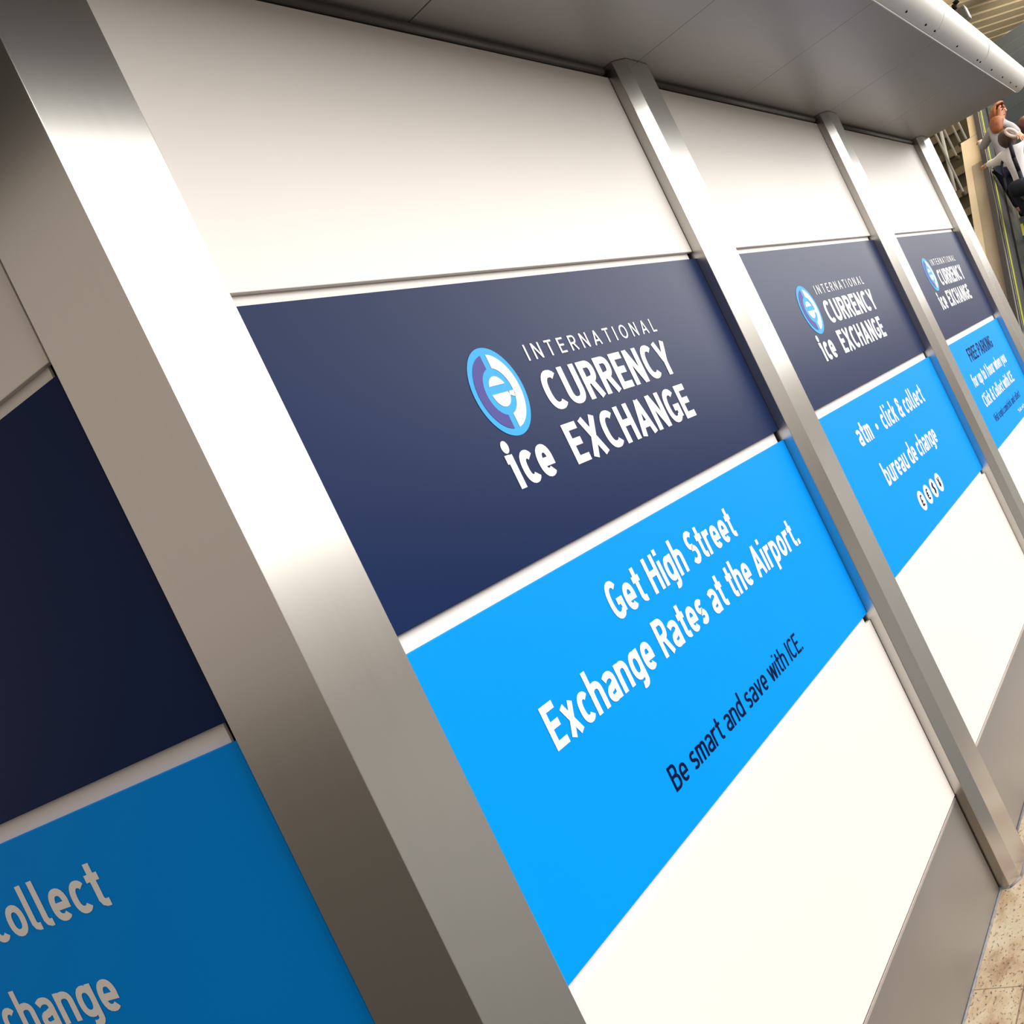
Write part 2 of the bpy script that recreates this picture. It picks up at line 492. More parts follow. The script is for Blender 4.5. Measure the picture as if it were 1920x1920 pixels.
def ribbon(bm, pts, w, fn):
    P = [Vector(p) for p in pts]
    Q = [P[0]]
    for p in P[1:]:
        if (p - Q[-1]).length > 1e-4: Q.append(p)
    closed = (Q[0] - Q[-1]).length < 1e-3 and len(Q) > 3
    if closed: Q.pop()
    n = len(Q); Ls = []; Rs = []
    for i in range(n):
        a = Q[i - 1] if (i > 0 or closed) else None
        c = Q[(i + 1) % n] if (i < n - 1 or closed) else None
        d1 = (Q[i] - a).normalized() if a is not None else None
        d2 = (c - Q[i]).normalized() if c is not None else None
        if d1 is None: d1 = d2
        if d2 is None: d2 = d1
        t = d1 + d2
        t = t.normalized() if t.length > 1e-6 else d1
        nn = Vector((-t.y, t.x))
        k = min(1.6, 1.0 / max(0.5, nn.dot(Vector((-d1.y, d1.x)))))
        Ls.append(Q[i] + nn * (w / 2 * k)); Rs.append(Q[i] - nn * (w / 2 * k))
    vl = [bm.verts.new(fn(p.x, p.y)) for p in Ls]
    vr = [bm.verts.new(fn(p.x, p.y)) for p in Rs]
    m = n if closed else n - 1
    for i in range(m):
        j = (i + 1) % n
        try:
            bm.faces.new((vl[i], vr[i], vr[j], vl[j]))
        except ValueError:
            pass


def text_mesh(bm, s, frame, u0, u1, base, cap, w=0.17, track=0.12, off=0.0008):
    """one line of lettering fitted between u0 and u1 on a wall frame"""
    x = 0.0; items = []
    for ch in s:
        st, adv = glyph(ch, w)
        items.append((st, x)); x += adv + (track if ch != ' ' else track * 0.5)
    total = x - track
    sx = (u1 - u0) / total

    for st, gx in items:
        for q, pts in enumerate(st):
            ribbon(bm, pts, w, lambda a, b, gx=gx, q=q: frame(u0 + (gx + a) * sx, base + b * cap, off + 0.00012 * q))


def lettering(parent, s, frame, u0, u1, base, cap, m, **k):
    # one part per word of the line
    w = k.get('w', 0.17); track = k.get('track', 0.12)
    x = 0.0; spans = []; cur = None
    for ch in s:
        adv = glyph(ch, w)[1]
        if ch == ' ':
            cur = None; x += adv + track * 0.5
            continue
        if cur is None or track > 0.3:
            cur = [x, x, '']; spans.append(cur)
        cur[1] = x + adv; cur[2] += ch
        x += adv + track
    sx = (u1 - u0) / (x - track)
    for a, b, word in spans:
        bm = bmesh.new()
        text_mesh(bm, word, frame, u0 + a * sx, u0 + b * sx, base, cap, **k)
        o = keep(obj('lettering', bm, m), parent)
        if m is MT['ink_d']: o['label'] = 'dark navy lettering'
    return o


def sector(bm, frame, cu, cv, su, sv, pts, off):
    bm.faces.new([bm.verts.new(frame(cu + x * su, cv + y * sv, off)) for x, y in pts])


def emblem(parent, frame, cu, cv, su, sv):
    """round badge: ring, purple and white halves, letter e in the middle"""
    def circ(r, a0, a1, k=40):
        return [(r * math.cos(math.radians(a0 + (a1 - a0) * i / k)), r * math.sin(math.radians(a0 + (a1 - a0) * i / k))) for i in range(k + 1)]
    bm = bmesh.new(); sector(bm, frame, cu, cv, su, sv, circ(1, 0, 360, 72)[:-1], 0.0008)
    em = keep(obj('emblem', bm, MT['em_blue']), parent)
    em['label'] = 'light blue round emblem'
    ro, ri, hb = 0.84, 0.53, 0.105
    ao = math.degrees(math.acos(hb / ro)); ai = math.degrees(math.acos(hb / ri))
    bm = bmesh.new()
    o = circ(ro, 180 - ao, 180 + ao); i = circ(ri, 180 + ai, 180 - ai)
    vo = [bm.verts.new(frame(cu + x * su, cv + y * sv, 0.0014)) for x, y in o]
    vi = [bm.verts.new(frame(cu + x * su, cv + y * sv, 0.0014)) for x, y in i[::-1]]
    for k in range(len(vo) - 1): bm.faces.new((vo[k], vo[k + 1], vi[k + 1], vi[k]))
    p = obj('crescent', bm, MT['em_pur'], em); p['label'] = 'purple crescent'
    bm = bmesh.new()
    # white half, from the top bar down past the gap of the e to the bottom bar
    o = circ(ro, ao, -ao); i = circ(ri, ai, -ai)
    vo = [bm.verts.new(frame(cu + x * su, cv + y * sv, 0.0014)) for x, y in o]
    vi = [bm.verts.new(frame(cu + x * su, cv + y * sv, 0.0014)) for x, y in i]
    for k in range(len(vo) - 1): bm.faces.new((vo[k], vo[k + 1], vi[k + 1], vi[k]))
    # upper counter, lower counter, gap
    a = math.degrees(math.asin(0.145 / 0.345))
    sector(bm, frame, cu, cv, su, sv, circ(0.345, a, 180 - a), 0.0014)
    b = math.degrees(math.asin(0.04 / 0.345))
    low = circ(0.345, 180 + b, 340)
    sector(bm, frame, cu, cv, su, sv, low + [(0.345 * math.cos(math.radians(-b)), -0.04)], 0.0014)
    sector(bm, frame, cu, cv, su, sv, [(0.30, -0.04), (0.535, -0.04), (0.545, -0.09), (0.505, -0.19), (0.33, -0.12)], 0.0014)
    q = obj('letter_field', bm, MT['ink_w'], em); q['label'] = 'white half with the counters of a letter e'
    return em


# ------------------------------------------------------------------ floor, kiosk core
bm = bmesh.new(); box(bm, -0.25, 9, -0.38, 24, -0.2, 0.0)
struct(obj('floor', bm, MT['floor']), 'polished tan travertine floor with dark pits')
bm = bmesh.new(); box(bm, -30, 40, -26, -0.38, -0.2, 0.0); box(bm, 9, 40, -0.38, 24, -0.2, 0.0); box(bm, -30, -0.25, -0.38, 24, -0.2, 0.0)  # out of view, darkened to cut bounce on posts and soffit
struct(obj('floor', bm, MT['stone']), 'unseen hall floor, made dark to dim bounce light')

ZT, ZS = 2.541, 2.573                        # top of panels, soffit
Z1T, Z1B, Z2T, Z2B, Z3T, Z3B, ZK = 2.0003, 1.9795, 1.4432, 1.4133, 0.8700, 0.8500, 0.2968
X2, X3, X4 = 1.7065, 3.675, 5.585            # left sides of the steel posts
PW = 0.231
CORN = Vector((-0.1914, -0.02))
# dark carcass behind the panels
bm = bmesh.new(); box(bm, -0.05, 5.75, 0.018, 0.10, 0, ZS)
struct(obj('wall_front', bm, MT['dark']), 'black carcass behind the front panels')
lx = LEFT.xf()
bm = bmesh.new(); box(bm, -1.9, -0.02, 0.018, 0.10, 0, ZS, lx)
struct(obj('wall_left', bm, MT['dark']), 'black carcass behind the left panels')
RDN = Vector((-LD.x, LD.y))
RIGHT = Frame((5.86, 0.0), (RDN.x, RDN.y), (RDN.y, -RDN.x))
bm = bmesh.new(); box(bm, 0.16, 1.9, 0.018, 0.10, 0, ZS - 0.001, RIGHT.xf())
struct(obj('wall_right', bm, MT['white']), 'kiosk end wall')


def slab(name, m, frame, u0, u1, v0, v1, thick=0.012, parent=None, off=0.0, b=0.0012):
    bm = bmesh.new(); box(bm, u0, u1, -off, -off + thick, v0, v1, frame.xf())
    bev(bm, b, 2)
    return obj(name, bm, m, parent)


BAYS = [  # frame, u0, u1 (panel ends), words
    (FRONT, -0.02, X2, 'first front bay beside the corner post'),
    (FRONT, X2 + PW, X3, 'middle front bay'),
    (FRONT, X3 + PW, X4, 'farthest front bay'),
    (LEFT, -1.75, 0.0, 'left side of the kiosk'),
]
WHERE = ['between the corner post and the next steel post', 'in the middle front bay', 'in the farthest front bay', 'on the shaded left side of the kiosk']
ntrim = 0
for i, (fr, u0, u1, wd) in enumerate(BAYS):
    e = 0.0035
    o = slab('wall_panel', MT['white'], fr, u0, u1 - e, Z1T, ZT)
    tag(o, 'plain white upper wall panel under the canopy ' + WHERE[i], 'wall panel', 'white upper panels')
    o = slab('wall_panel', MT['white'], fr, u0, u1 - e, ZK, Z3B)
    tag(o, 'plain white lower wall panel above the steel skirting ' + WHERE[i], 'wall panel', 'white lower panels')
    # recessed white reveals
    for (a, b) in ((Z1B - 0.004, Z1T + 0.004), (Z2B - 0.004, Z2T + 0.004), (Z3B - 0.004, Z3T + 0.004)):
        ntrim += 1
        s = slab('trim_%d' % ntrim, MT['strip'], fr, u0, u1 - 0.020, a, b, 0.005, off=-0.0105, b=0.0004)
        struct(s, 'white recessed reveal between panels')
    # grey round cover strip under the soffit
    ntrim += 1
    bm = bmesh.new()
    tube(bm, fr(u0, ZT + 0.0165, -0.004), fr(u1 - 0.024, ZT + 0.0165, -0.004), 0.0115, 14)
    struct(obj('trim_%d' % ntrim, bm, MT['rod'], smooth=True), 'dark grey round strip under the soffit')
    # steel skirting with a bright top lip
    k = slab('baseboard_%s' % ('left' if fr is LEFT else 'front'), MT['plate'], fr, u0, u1 - 0.008, 0.004, ZK - 0.009, 0.012)
    struct(k, 'satin steel skirting plate')
    l = slab('top_lip', MT['lip'], fr, u0, u1 - 0.010, ZK - 0.0085, ZK - 0.002, 0.010, k, off=0.001, b=0.001)
    bm = bmesh.new(); tube(bm, fr(u0, 0.0005, 0.0015), fr(u1 - 0.004, 0.0005, 0.0015), 0.0036, 8)
    obj('sealant_bead', bm, MT['seal'], k, smooth=True)

# sign panels -------------------------------------------------------
NAVY_L = ['navy sign panel with the large nearest currency exchange emblem',
          'navy currency exchange sign panel in the middle front bay above the atm text',
          'navy currency exchange sign panel in the farthest front bay above the free parking text',
          'almost black navy sign panel on the shaded left side of the kiosk']
BLUE_L = ['bright blue sign panel reading get high street exchange rates at the airport',
          'bright blue sign panel reading atm click and collect, four coin symbols below',
          'bright blue sign panel reading free parking in the farthest front bay',
          'shaded deep blue sign panel reading collect and change on the left side of the kiosk']
# logo: emblem centre/radii, then the extents of the four lines
LOGO = [
    (0.5208, 1.756, 0.0823, 0.0903, (0.6641, 1.2654), (0.6659, 1.2651), (0.6617, 1.2584), (0.4415, 0.5872), 0.0),
    (2.4392, 1.7517, 0.090, 0.0899, (2.5830, 3.2214), (2.5907, 3.2524), (2.5903, 3.1960), (2.3570, 2.5055), -0.003),
    (4.4396, 1.7655, 0.090, 0.090, (4.5636, 5.2018), (4.5886, 5.2391), (4.5700, 5.1744), (4.3520, 4.5040), 0.006),
    (-1.262, 1.752, 0.090, 0.090, (-1.115, -0.476), (-1.110, -0.448), (-1.110, -0.502), (-1.340, -1.192), 0.0),
]
ATMX = [None, 0.0, None, -0.397 - 3.288]
for i, (fr, u0, u1, wd) in enumerate(BAYS):
    e = 0.001
    root = empty('sign_panel', fr(0.5 * (u0 + u1), Z2T), NAVY_L[i], 'sign', 'navy sign panels')
    keep(slab('board', MT['navy'], fr, u0, u1 - e, Z2T, Z1B), root)
    cu, cv, su, sv, a, b, c, d, dz = LOGO[i]
    emblem(root, fr, cu, cv, su, sv)
    W = MT['ink_w']
    lettering(root, 'INTERNATIONAL', fr, a[0], a[1], 1.8005 + dz, 0.0345, W, w=0.125, track=0.44)
    lettering(root, 'CURRENCY', fr, b[0], b[1], 1.6878 + dz, 0.0865, W, w=0.185, track=0.10)
    lettering(root, 'EXCHANGE', fr, c[0], c[1], 1.5722 + dz, 0.0860, W, w=0.185, track=0.10)
    o = lettering(root, 'ıce', fr, d[0], d[1], 1.5708 + dz, 0.0915, W, w=0.19, track=0.10)
    bm = bmesh.new()
    du = d[0] + 0.014
    sector(bm, fr, du, 1.6535 + dz, 0.0115, 0.0125, [(math.cos(t * PI / 12), math.sin(t * PI / 12)) for t in range(24)], 0.0008)
    keep(obj('letter_dot', bm, W), root)

    root = empty('sign_panel', fr(0.5 * (u0 + u1), Z3T), BLUE_L[i], 'sign', 'blue sign panels')
    keep(slab('board', MT['blue'], fr, u0, u1 - e, Z3T, Z2B), root)
    D = MT['ink_d']
    if i == 0:
        lettering(root, 'Get High Street', fr, 0.5403, 1.1715, 1.2675, 0.0770, W, w=0.175, track=0.105)
        lettering(root, 'Exchange Rates at the Airport.', fr, 0.2137, 1.4960, 1.1515, 0.0770, W, w=0.175, track=0.105)
        lettering(root, 'Be smart and save with ICE.', fr, 0.4703, 1.2272, 0.9445, 0.0480, D, w=0.125, track=0.10)
    elif i in (1, 3):
        s = ATMX[i]
        lettering(root, 'atm  •  click & collect', fr, 2.3036 + s, 3.288 + s, 1.2630 if i == 1 else 1.2550, 0.0785, W, w=0.165, track=0.105)
        lettering(root, 'bureau de change', fr, 2.3835 + s, 3.202 + s, 1.1000 if i == 1 else 1.0880, 0.0785, W, w=0.165, track=0.105)
        for cx, sym in zip((2.648, 2.748, 2.850, 2.948), '£€$¥'):
            bm = bmesh.new()
            sector(bm, fr, cx + s, 0.978, 0.041, 0.037, [(math.cos(t * PI / 18), math.sin(t * PI / 18)) for t in range(36)], 0.0008)
            cc = keep(obj('coin_symbol', bm, W), root)
            bm = bmesh.new()
            text_mesh(bm, sym, fr, cx - 0.015 + s, cx + 0.015 + s, 0.958, 0.040, w=0.17, off=0.0014)
            obj('lettering', bm, D, cc)['label'] = 'dark currency sign'
    else:
        lettering(root, 'FREE PARKING', fr, 4.4195, 5.120, 1.2840, 0.0700, D, w=0.15, track=0.11)
        lettering(root, 'for up to 1 hour when you', fr, 4.2460, 5.280, 1.1700, 0.0640, W, w=0.165, track=0.105)
        lettering(root, 'Click & Collect with ICE.', fr, 4.2800, 5.250, 1.0580, 0.0640, W, w=0.165, track=0.105)
        lettering(root, 'Visit iceplc.com/click-and-collect', fr, 4.3350, 5.2026, 0.9680, 0.0390, D, w=0.11, track=0.10)
        lettering(root, '*Subject', fr, 4.9495, 5.175, 0.9080, 0.0200, W, w=0.12, track=0.10)


# ------------------------------------------------------------------ steel posts
def post(name, pts, label, z1=ZS - 0.002):
    bm = bmesh.new(); prism(bm, pts, 0.0008, z1)
    vert = [e for e in bm.edges if abs(e.verts[0].co.z - e.verts[1].co.z) > 1]
    bmesh.ops.bevel(bm, geom=vert, offset=0.0012, segments=2, affect='EDGES', profile=0.5)
    o = obj(name, bm, MT['steel'])
    tag(o, label, 'post', 'brushed steel posts')
    bm = bmesh.new()
    for a, b in zip(pts[:-1], pts[1:]):
        tube(bm, (a[0], a[1], 0.001), (b[0], b[1], 0.001), 0.0036, 8)
    obj('sealant_bead', bm, MT['seal'], o, smooth=True)
    return o


def pil(x, w=PW, sh=1.0):
    a = 0.0455 * sh
    return [(x, 0.017), (x, -0.0275), (x + a, -0.0505), (x + w - a, -0.0505), (x + w, -0.0275), (x + w, 0.017)]


post('steel_post', pil(X2), 'brushed steel post between the first and middle front bays')
post('steel_post', pil(X3), 'brushed steel post between the middle and farthest front bays')
post('steel_post', [(X4, 0.017), (X4, -0.0275), (X4 + 0.0455, -0.0505), (5.858, -0.0505), (5.862 + 0.03, 0.14), (5.80, 0.15), (5.80, 0.017)],
     'brushed steel corner post at the far end of the kiosk')
lf = CORN + LD * 0.174
post('steel_post', [(-0.021, 0.017), (-0.021, CORN.y), (CORN.x, CORN.y), (lf.x, lf.y), (lf.x + 0.03, lf.y + 0.004), (-0.15, 0.017)],
     'wide brushed steel corner post nearest the viewer, bright face and brown face')

# ------------------------------------------------------------------ canopy
canopy = empty('canopy', (2.5, 0, ZS), 'grey canopy with white rounded nose running along the top of the kiosk', 'canopy')
YE = -0.53
LN = Vector((-LD.y, LD.x))
pl = L0 + LN * 0.53                       # soffit edge along the left wall
t = (YE - pl.y) / LD.y
cl_ = pl + LD * t
xs = [cl_.x, -0.30, 0.8263, 1.834, 2.752, 3.752, 4.752]
g = 0.0012
for i in range(len(xs)):
    a = xs[i] + (0.0025 if abs(xs[i] - 0.8263) < 1e-3 else g)
    if i < len(xs) - 1:
        b = xs[i + 1] - (0.0025 if i + 1 == 2 else g)
        pts = [(a, YE), (b, YE), (b, 0.10), (a, 0.10)]
        if i == 0:
            pts = [(cl_.x, YE), (b, YE), (b, 0.10), (pl.x + LD.x * 0.1, 0.10 + 0.0)]
            far = L0 + LD * 1.75; farp = pl + LD * 1.75
            pts = [(cl_.x, YE), (b, YE), (b, 0.0), (far.x + 0.09, far.y), (farp.x, farp.y)]
    else:
        pts = [(a, YE), (6.084, YE), (5.835, -0.03), (5.835, 0.10), (a, 0.10)]
    bm = bmesh.new(); prism(bm, pts, ZS, ZS + 0.02)
    keep(obj('soffit_panel', bm, MT['soffit']), canopy)
# dark backing so that joints read dark
bm = bmesh.new(); prism(bm, [(cl_.x + 0.01, YE + 0.01), (6.05, YE + 0.01), (5.82, 0.0), (5.82, 0.6), (-0.2, 0.6), (-0.45, 0.3)], ZS + 0.021, ZS + 0.17)
keep(obj('canopy_core', bm, MT['dark']), canopy)
# thin bright edge strip of the soffit
bm = bmesh.new(); box(bm, cl_.x, 6.084, YE - 0.003, YE, ZS - 0.004, ZS + 0.002)
keep(obj('edge_strip', bm, MT['nose']), canopy)
ev = Vector((5.835 - 6.084, 0.5)).normalized(); en = Vector((ev.y, -ev.x))
bm = bmesh.new()
prism(bm, [(6.084, YE), (6.084 + en.x * .004, YE + en.y * .004), (5.835 + en.x * .004, -0.03 + en.y * .004), (5.835, -0.03)], ZS - 0.0005, ZS + 0.012)
keep(obj('edge_strip', bm, MT['lip']), canopy)
# rounded nose in segments
RN = 0.088
zc = ZS + 0.003 + RN
segs = [cl_.x, 0.29, 1.41, 2.53, 3.652, 4.772, 6.175]
for a, b in zip(segs[:-1], segs[1:]):
    bm = bmesh.new(); ra = []; rb = []
    gap = 0.005 if abs(b - 4.772) > .01 else 0.018
    for k in range(25):
        t = -PI / 2 - PI * k / 24
        y, z = YE + RN * math.cos(t), zc + RN * math.sin(t)
        ra.append((a + 0.0006, y, z)); rb.append((b - gap, y, z))
    for lst in (ra, rb):
        lst.append((lst[0][0], YE + 0.06, zc + RN)); lst.append((lst[0][0], YE + 0.06, zc - RN + 0.012)); lst.append((lst[0][0], YE + 0.002, zc - RN + 0.012))
    va = [bm.verts.new(p) for p in ra]; vb = [bm.verts.new(p) for p in rb]
    n = len(va)
    for k in range(n):
        bm.faces.new((va[k], vb[k], vb[(k + 1) % n], va[(k + 1) % n]))
    bm.faces.new(va[::-1]); bm.faces.new(vb)
    o = keep(obj('canopy_nose', bm, MT['nose']), canopy)
    for p in o.data.polygons:
        p.use_smooth = p.area < 0.5 and len(p.vertices) == 4
    try:
        o.data.set_sharp_from_angle(angle=math.radians(35))
    except Exception:
        pass
bm = bmesh.new()
box(bm, cl_.x + .02, 6.165, YE - 0.055, YE + 0.02, zc - 0.055, zc + 0.055)
keep(obj('nose_core', bm, MT['dark']), canopy)
# small dark rivets on the underside of the nose
for x in (2.62, 3.12, 3.45, 3.62, 4.10, 4.62, 4.70, 5.05, 5.42, 5.72, 5.95):
    tt = math.radians(-90 - 17)
    c = Vector((x, YE + (RN + 0.0005) * math.cos(tt), zc + (RN + 0.0005) * math.sin(tt)))
    bm = bmesh.new(); ball(bm, c, 0.0048, 8)
    keep(obj('rivet', bm, MT['dark']), canopy)


# ------------------------------------------------------------------ hall beyond
def at(px, py, X):
    """world point on the ray of a picture position, X metres beyond the camera along the kiosk front"""
    d = FW * FPX + RX * (px - PPX) - UP * (py - PPY)
    return CAM + d * (X / d.x)


# escalator: rises along +x with slope .606
K = 1.4
SL = 0.606
RY0 = CAM.y + 1.296 * K                        # outer face of the left handrail


def rail_z(x):                             # top of the handrail
    return 1.5 + SL * (x - CAM.x) - 5.443 * K


XA, XB = 10.2, 20.4
esc = empty('escalator', (XA, RY0, 0), 'escalator rising beyond the kiosk with black handrails and yellow edge lines', 'escalator')


def slope_bar(name, m, y0, y1, d0, d1, xa=XA, xb=XB, parent=esc, b=0.0):
    bm = bmesh.new()
    extr_y(bm, [(xa, rail_z(xa) - d1), (xb, rail_z(xb) - d1), (xb, rail_z(xb) - d0), (xa, rail_z(xa) - d0)], y0, y1)
    if b: bev(bm, b, 3)
    return keep(obj(name, bm, m), parent)


for side in (0, 1):
    s = -1 if side else 1
    off = RY0 if not side else RY0 - 1.33
    def yy(a, b):
        return (off - a, off - b) if not side else (off + a, off + b)
    slope_bar('handrail', MT['rubber'], *yy(0.078, 0.0), 0.0, 0.06, b=0.014)
    slope_bar('rail_cap', MT['chrome'], *yy(0.082, 0.016), 0.06, 0.105)
    slope_bar('balustrade', MT['panelg'], *yy(0.070, 0.02), 0.105, 1.05)
    slope_bar('edge_line', MT['yellow'], *yy(0.080, 0.055), 0.135, 0.185)
    slope_bar('skirt_brush', MT['dark'], *yy(0.085, 0.055), 0.50, 0.54)
    slope_bar('skirt', MT['riser'], *yy(0.13, 0.065), 0.86, 1.25)
    slope_bar('edge_line', MT['yellow'], *yy(0.145, 0.115), 0.85, 0.89)
    # outer truss cladding
    slope_bar('truss_cladding', MT['plate'], *yy(0.04, -0.04), 1.0, 1.8, xa=XA + 0.6)
RUN = 0.40
k = 0
x = 11.0
while x < 19.6:
    zt = rail_z(x + RUN) - 1.02
    if zt > 0.1:
        bm = bmesh.new(); box(bm, x, x + RUN + 0.03, RY0 - 1.33 + 0.125, RY0 - 0.125, zt - 0.242, zt)
        st = keep(obj('step', bm, MT['riser']), esc)
        bm = bmesh.new(); box(bm, x - 0.004, x + RUN, RY0 - 1.33 + 0.13, RY0 - 0.13, zt, zt + 0.006)
        obj('step_tread', bm, MT['tread'], st)
        if x > 14.7:
            x += RUN; continue
        bm = bmesh.new(); box(bm, x - 0.006, x - 0.001, RY0 - 0.62, RY0 - 0.24, zt - 0.20, zt - 0.03)  # pale square standing in for light reflected by the treads
        obj('tread_reflection', bm, MT['tread'], st)
    x += RUN
bm = bmesh.new(); box(bm, 9.4, 11.0, RY0 - 1.35, RY0 + 0.02, 0.0005, 0.012)
keep(obj('landing_plate', bm, MT['tread']), esc)


# beige outer decking alongside the left handrail, wide at first and narrower higher up
def deck(name, m, y0, y1, xa, xb, top=0.10, th=0.25):
    return slope_bar(name, m, CAM.y + y0, CAM.y + y1, top, top + th, xa=xa, xb=xb)


d = deck('outer_deck', MT['beige'], 1.83, 2.064, 10.2, CAM.x + 16.45); d['label'] = 'wide beige outer deck'
d = deck('outer_deck', MT['beige'], 1.83, 1.93, CAM.x + 16.46, 20.4); d['label'] = 'narrow beige outer deck'
d = deck('deck_inset', MT['tan'], 1.825, 1.97, 10.2, CAM.x + 15.7, 0.092, 0.05); d['label'] = 'darker tan inset in the deck'

# dark tan wall behind with ledges, and blue grey louvred wall to its right
XW = CAM.x + 24.6
bm = bmesh.new(); box(bm, XW, XW + 0.3, 1.15, 9.0, 0, 9)
wb = struct(obj('wall_back', bm, MT['brown']), 'dark tan wall far behind')
for kz in range(7):
    bm = bmesh.new(); box(bm, XW - 0.25, XW, 1.9, 9.0, 3.0 + kz * 0.42, 3.15 + kz * 0.42)
    obj('ledge', bm, MT['shelf'], wb)
bm = bmesh.new()
XL = CAM.x + 25.0
yl0, yl1 = -1.4, 1.14
box(bm, XL, XL + 0.3, yl0, yl1, 0, 6.37)
z = 0.1
while z < 6.15:
    vs = [(XL - 0.12, z), (XL, z + 0.06), (XL, z + 0.30), (XL - 0.12, z + 0.05)]
    extr_y(bm, vs, yl0, yl1)
    z += 0.33
struct(obj('wall_far', bm, MT['louvre']), 'blue grey horizontal louvre cladding')
# slatted tan ceiling, ribs turned against the kiosk front
bm = bmesh.new()
ang = math.radians(-31)
rot = Matrix.Translation((XL - 0.0, 0, 6.38)) @ Matrix.Rotation(ang, 4, 'Z')
k = -30
while k < 30:
    yv = k * 0.36
    box(bm, -16, 8, yv, yv + 0.27, 0.0, 0.12, rot)
    box(bm, -16, 8, yv + 0.27, yv + 0.36, 0.09, 0.15, rot)
    k += 1
# keep only what lies over the escalator hall
for v in list(bm.verts):
    pass
bmesh.ops.bisect_plane(bm, geom=bm.verts[:] + bm.edges[:] + bm.faces[:], plane_co=(13.0, 0, 0), plane_no=(-1, 0, 0), clear_outer=True)
bmesh.ops.bisect_plane(bm, geom=bm.verts[:] + bm.edges[:] + bm.faces[:], plane_co=(XL - 0.02, 0, 0), plane_no=(1, 0, 0), clear_outer=True)
bmesh.ops.bisect_plane(bm, geom=bm.verts[:] + bm.edges[:] + bm.faces[:], plane_co=(0, -1.6, 0), plane_no=(0, -1, 0), clear_outer=True)
bmesh.ops.bisect_plane(bm, geom=bm.verts[:] + bm.edges[:] + bm.faces[:], plane_co=(0, 1.15, 0), plane_no=(0, 1, 0), clear_outer=True)
struct(obj('ceiling', bm, MT['slat']), 'tan slatted ceiling over the escalators')

# pale hanging rods in front of the dark wall
RODS = [((270, 570), (480, 1010), 'pale vertical rod in front of the dark tan wall, second from the kiosk end'),
        ((440, 540), (540, 790), 'pale vertical rod ending above the start of the narrow beige deck'),
        ((510, 450), (640, 740), 'pale vertical rod nearest the black handrail'),
        ((380, 1130), (590, 1600), 'lowest pale vertical rod, just beside the kiosk end')]
for (a, b, lab) in RODS:
    p0 = at(1740 + a[0] / 8.727, 180 + a[1] / 8.727, 22.6)
    p1 = at(1740 + b[0] / 8.727, 180 + b[1] / 8.727, 22.6)
    bm = bmesh.new(); tube(bm, (p1.x, p1.y, p1.z), (p1.x, p1.y, 8.9), 0.022, 10)
    o = obj('hanging_rod', bm, MT['pale'], smooth=True)
    tag(o, lab, 'rod', 'pale hanging rods')
    bm = bmesh.new(); ball(bm, (p1.x, p1.y, p1.z), 0.05, 10)
    obj('rod_foot', bm, MT['brown'], o, smooth=True)
p0 = at(1740 + 205 / 8.727, 180 + 560 / 8.727, 24.31); p1 = at(1740 + 445 / 8.727, 180 + 1560 / 8.727, 24.31)
bm = bmesh.new(); tube(bm, p0, p1, 0.036, 10)
tag(obj('wall_pole', bm, MT['pale'], smooth=True), 'long pale slanting pole resting against the ledges of the dark wall', 'pole')

# flood light standing behind the canopy nose
fl = empty('flood_light', (at(1797, 24, 6.6)), 'small flood light with dark bracket standing above the white canopy nose', 'lamp')
c = at(1803, 26, 6.6)
bm = bmesh.new(); box(bm, c.x - 0.05, c.x + 0.05, c.y - 0.032, c.y + 0.022, c.z - 0.045, c.z + 0.028); bev(bm, 0.008, 2)
keep(obj('lamp_housing', bm, MT['lampglass']), fl)
c2 = at(1793.5, 15, 6.6)
bm = bmesh.new()
pts = [c2 + Vector((0, 0.010, -0.09)), c2 + Vector((0, 0.012, -0.01)), c2 + Vector((0, 0.004, 0.025)), c2 + Vector((0, -0.022, 0.032))]
for a, b in zip(pts[:-1], pts[1:]): tube(bm, a, b, 0.013, 8)
keep(obj('bracket', bm, MT['dark'], smooth=True), fl)
bm = bmesh.new(); tube(bm, c2 + Vector((0, 0.010, -0.08)), Vector((c2.x, c2.y + 0.01, ZS + 0.172)), 0.012, 8)
keep(obj('stand', bm, MT['dark'], smooth=True), fl)


# ------------------------------------------------------------------ people
def skin_obj(name, verts, edges, radii, m, parent, root=0, sub=2):
    me = bpy.data.meshes.new(name)
    me.from_pydata([tuple(v) for v in verts], edges, [])
    me.materials.append(m)
    o = bpy.data.objects.new(name, me); COL.objects.link(o)
    md = o.modifiers.new('skin', 'SKIN')
    md.use_smooth_shade = True
    for i, r in enumerate(radii):
        sv = me.skin_vertices[0].data[i]
        sv.radius = (r, r) if not isinstance(r, tuple) else r
        sv.use_root = (i == root)
    s = o.modifiers.new('sub', 'SUBSURF'); s.levels = sub; s.render_levels = sub
    if parent: keep(o, parent)
    return o


class Skel:
    def __init__(s): s.v = []; s.e = []; s.r = []; s.n = {}

    def add(s, name, co, r, to=None):
        s.v.append(Vector(co)); s.r.append(r); s.n[name] = len(s.v) - 1
        if to: s.e.append((s.n[to], s.n[name]))
        return s


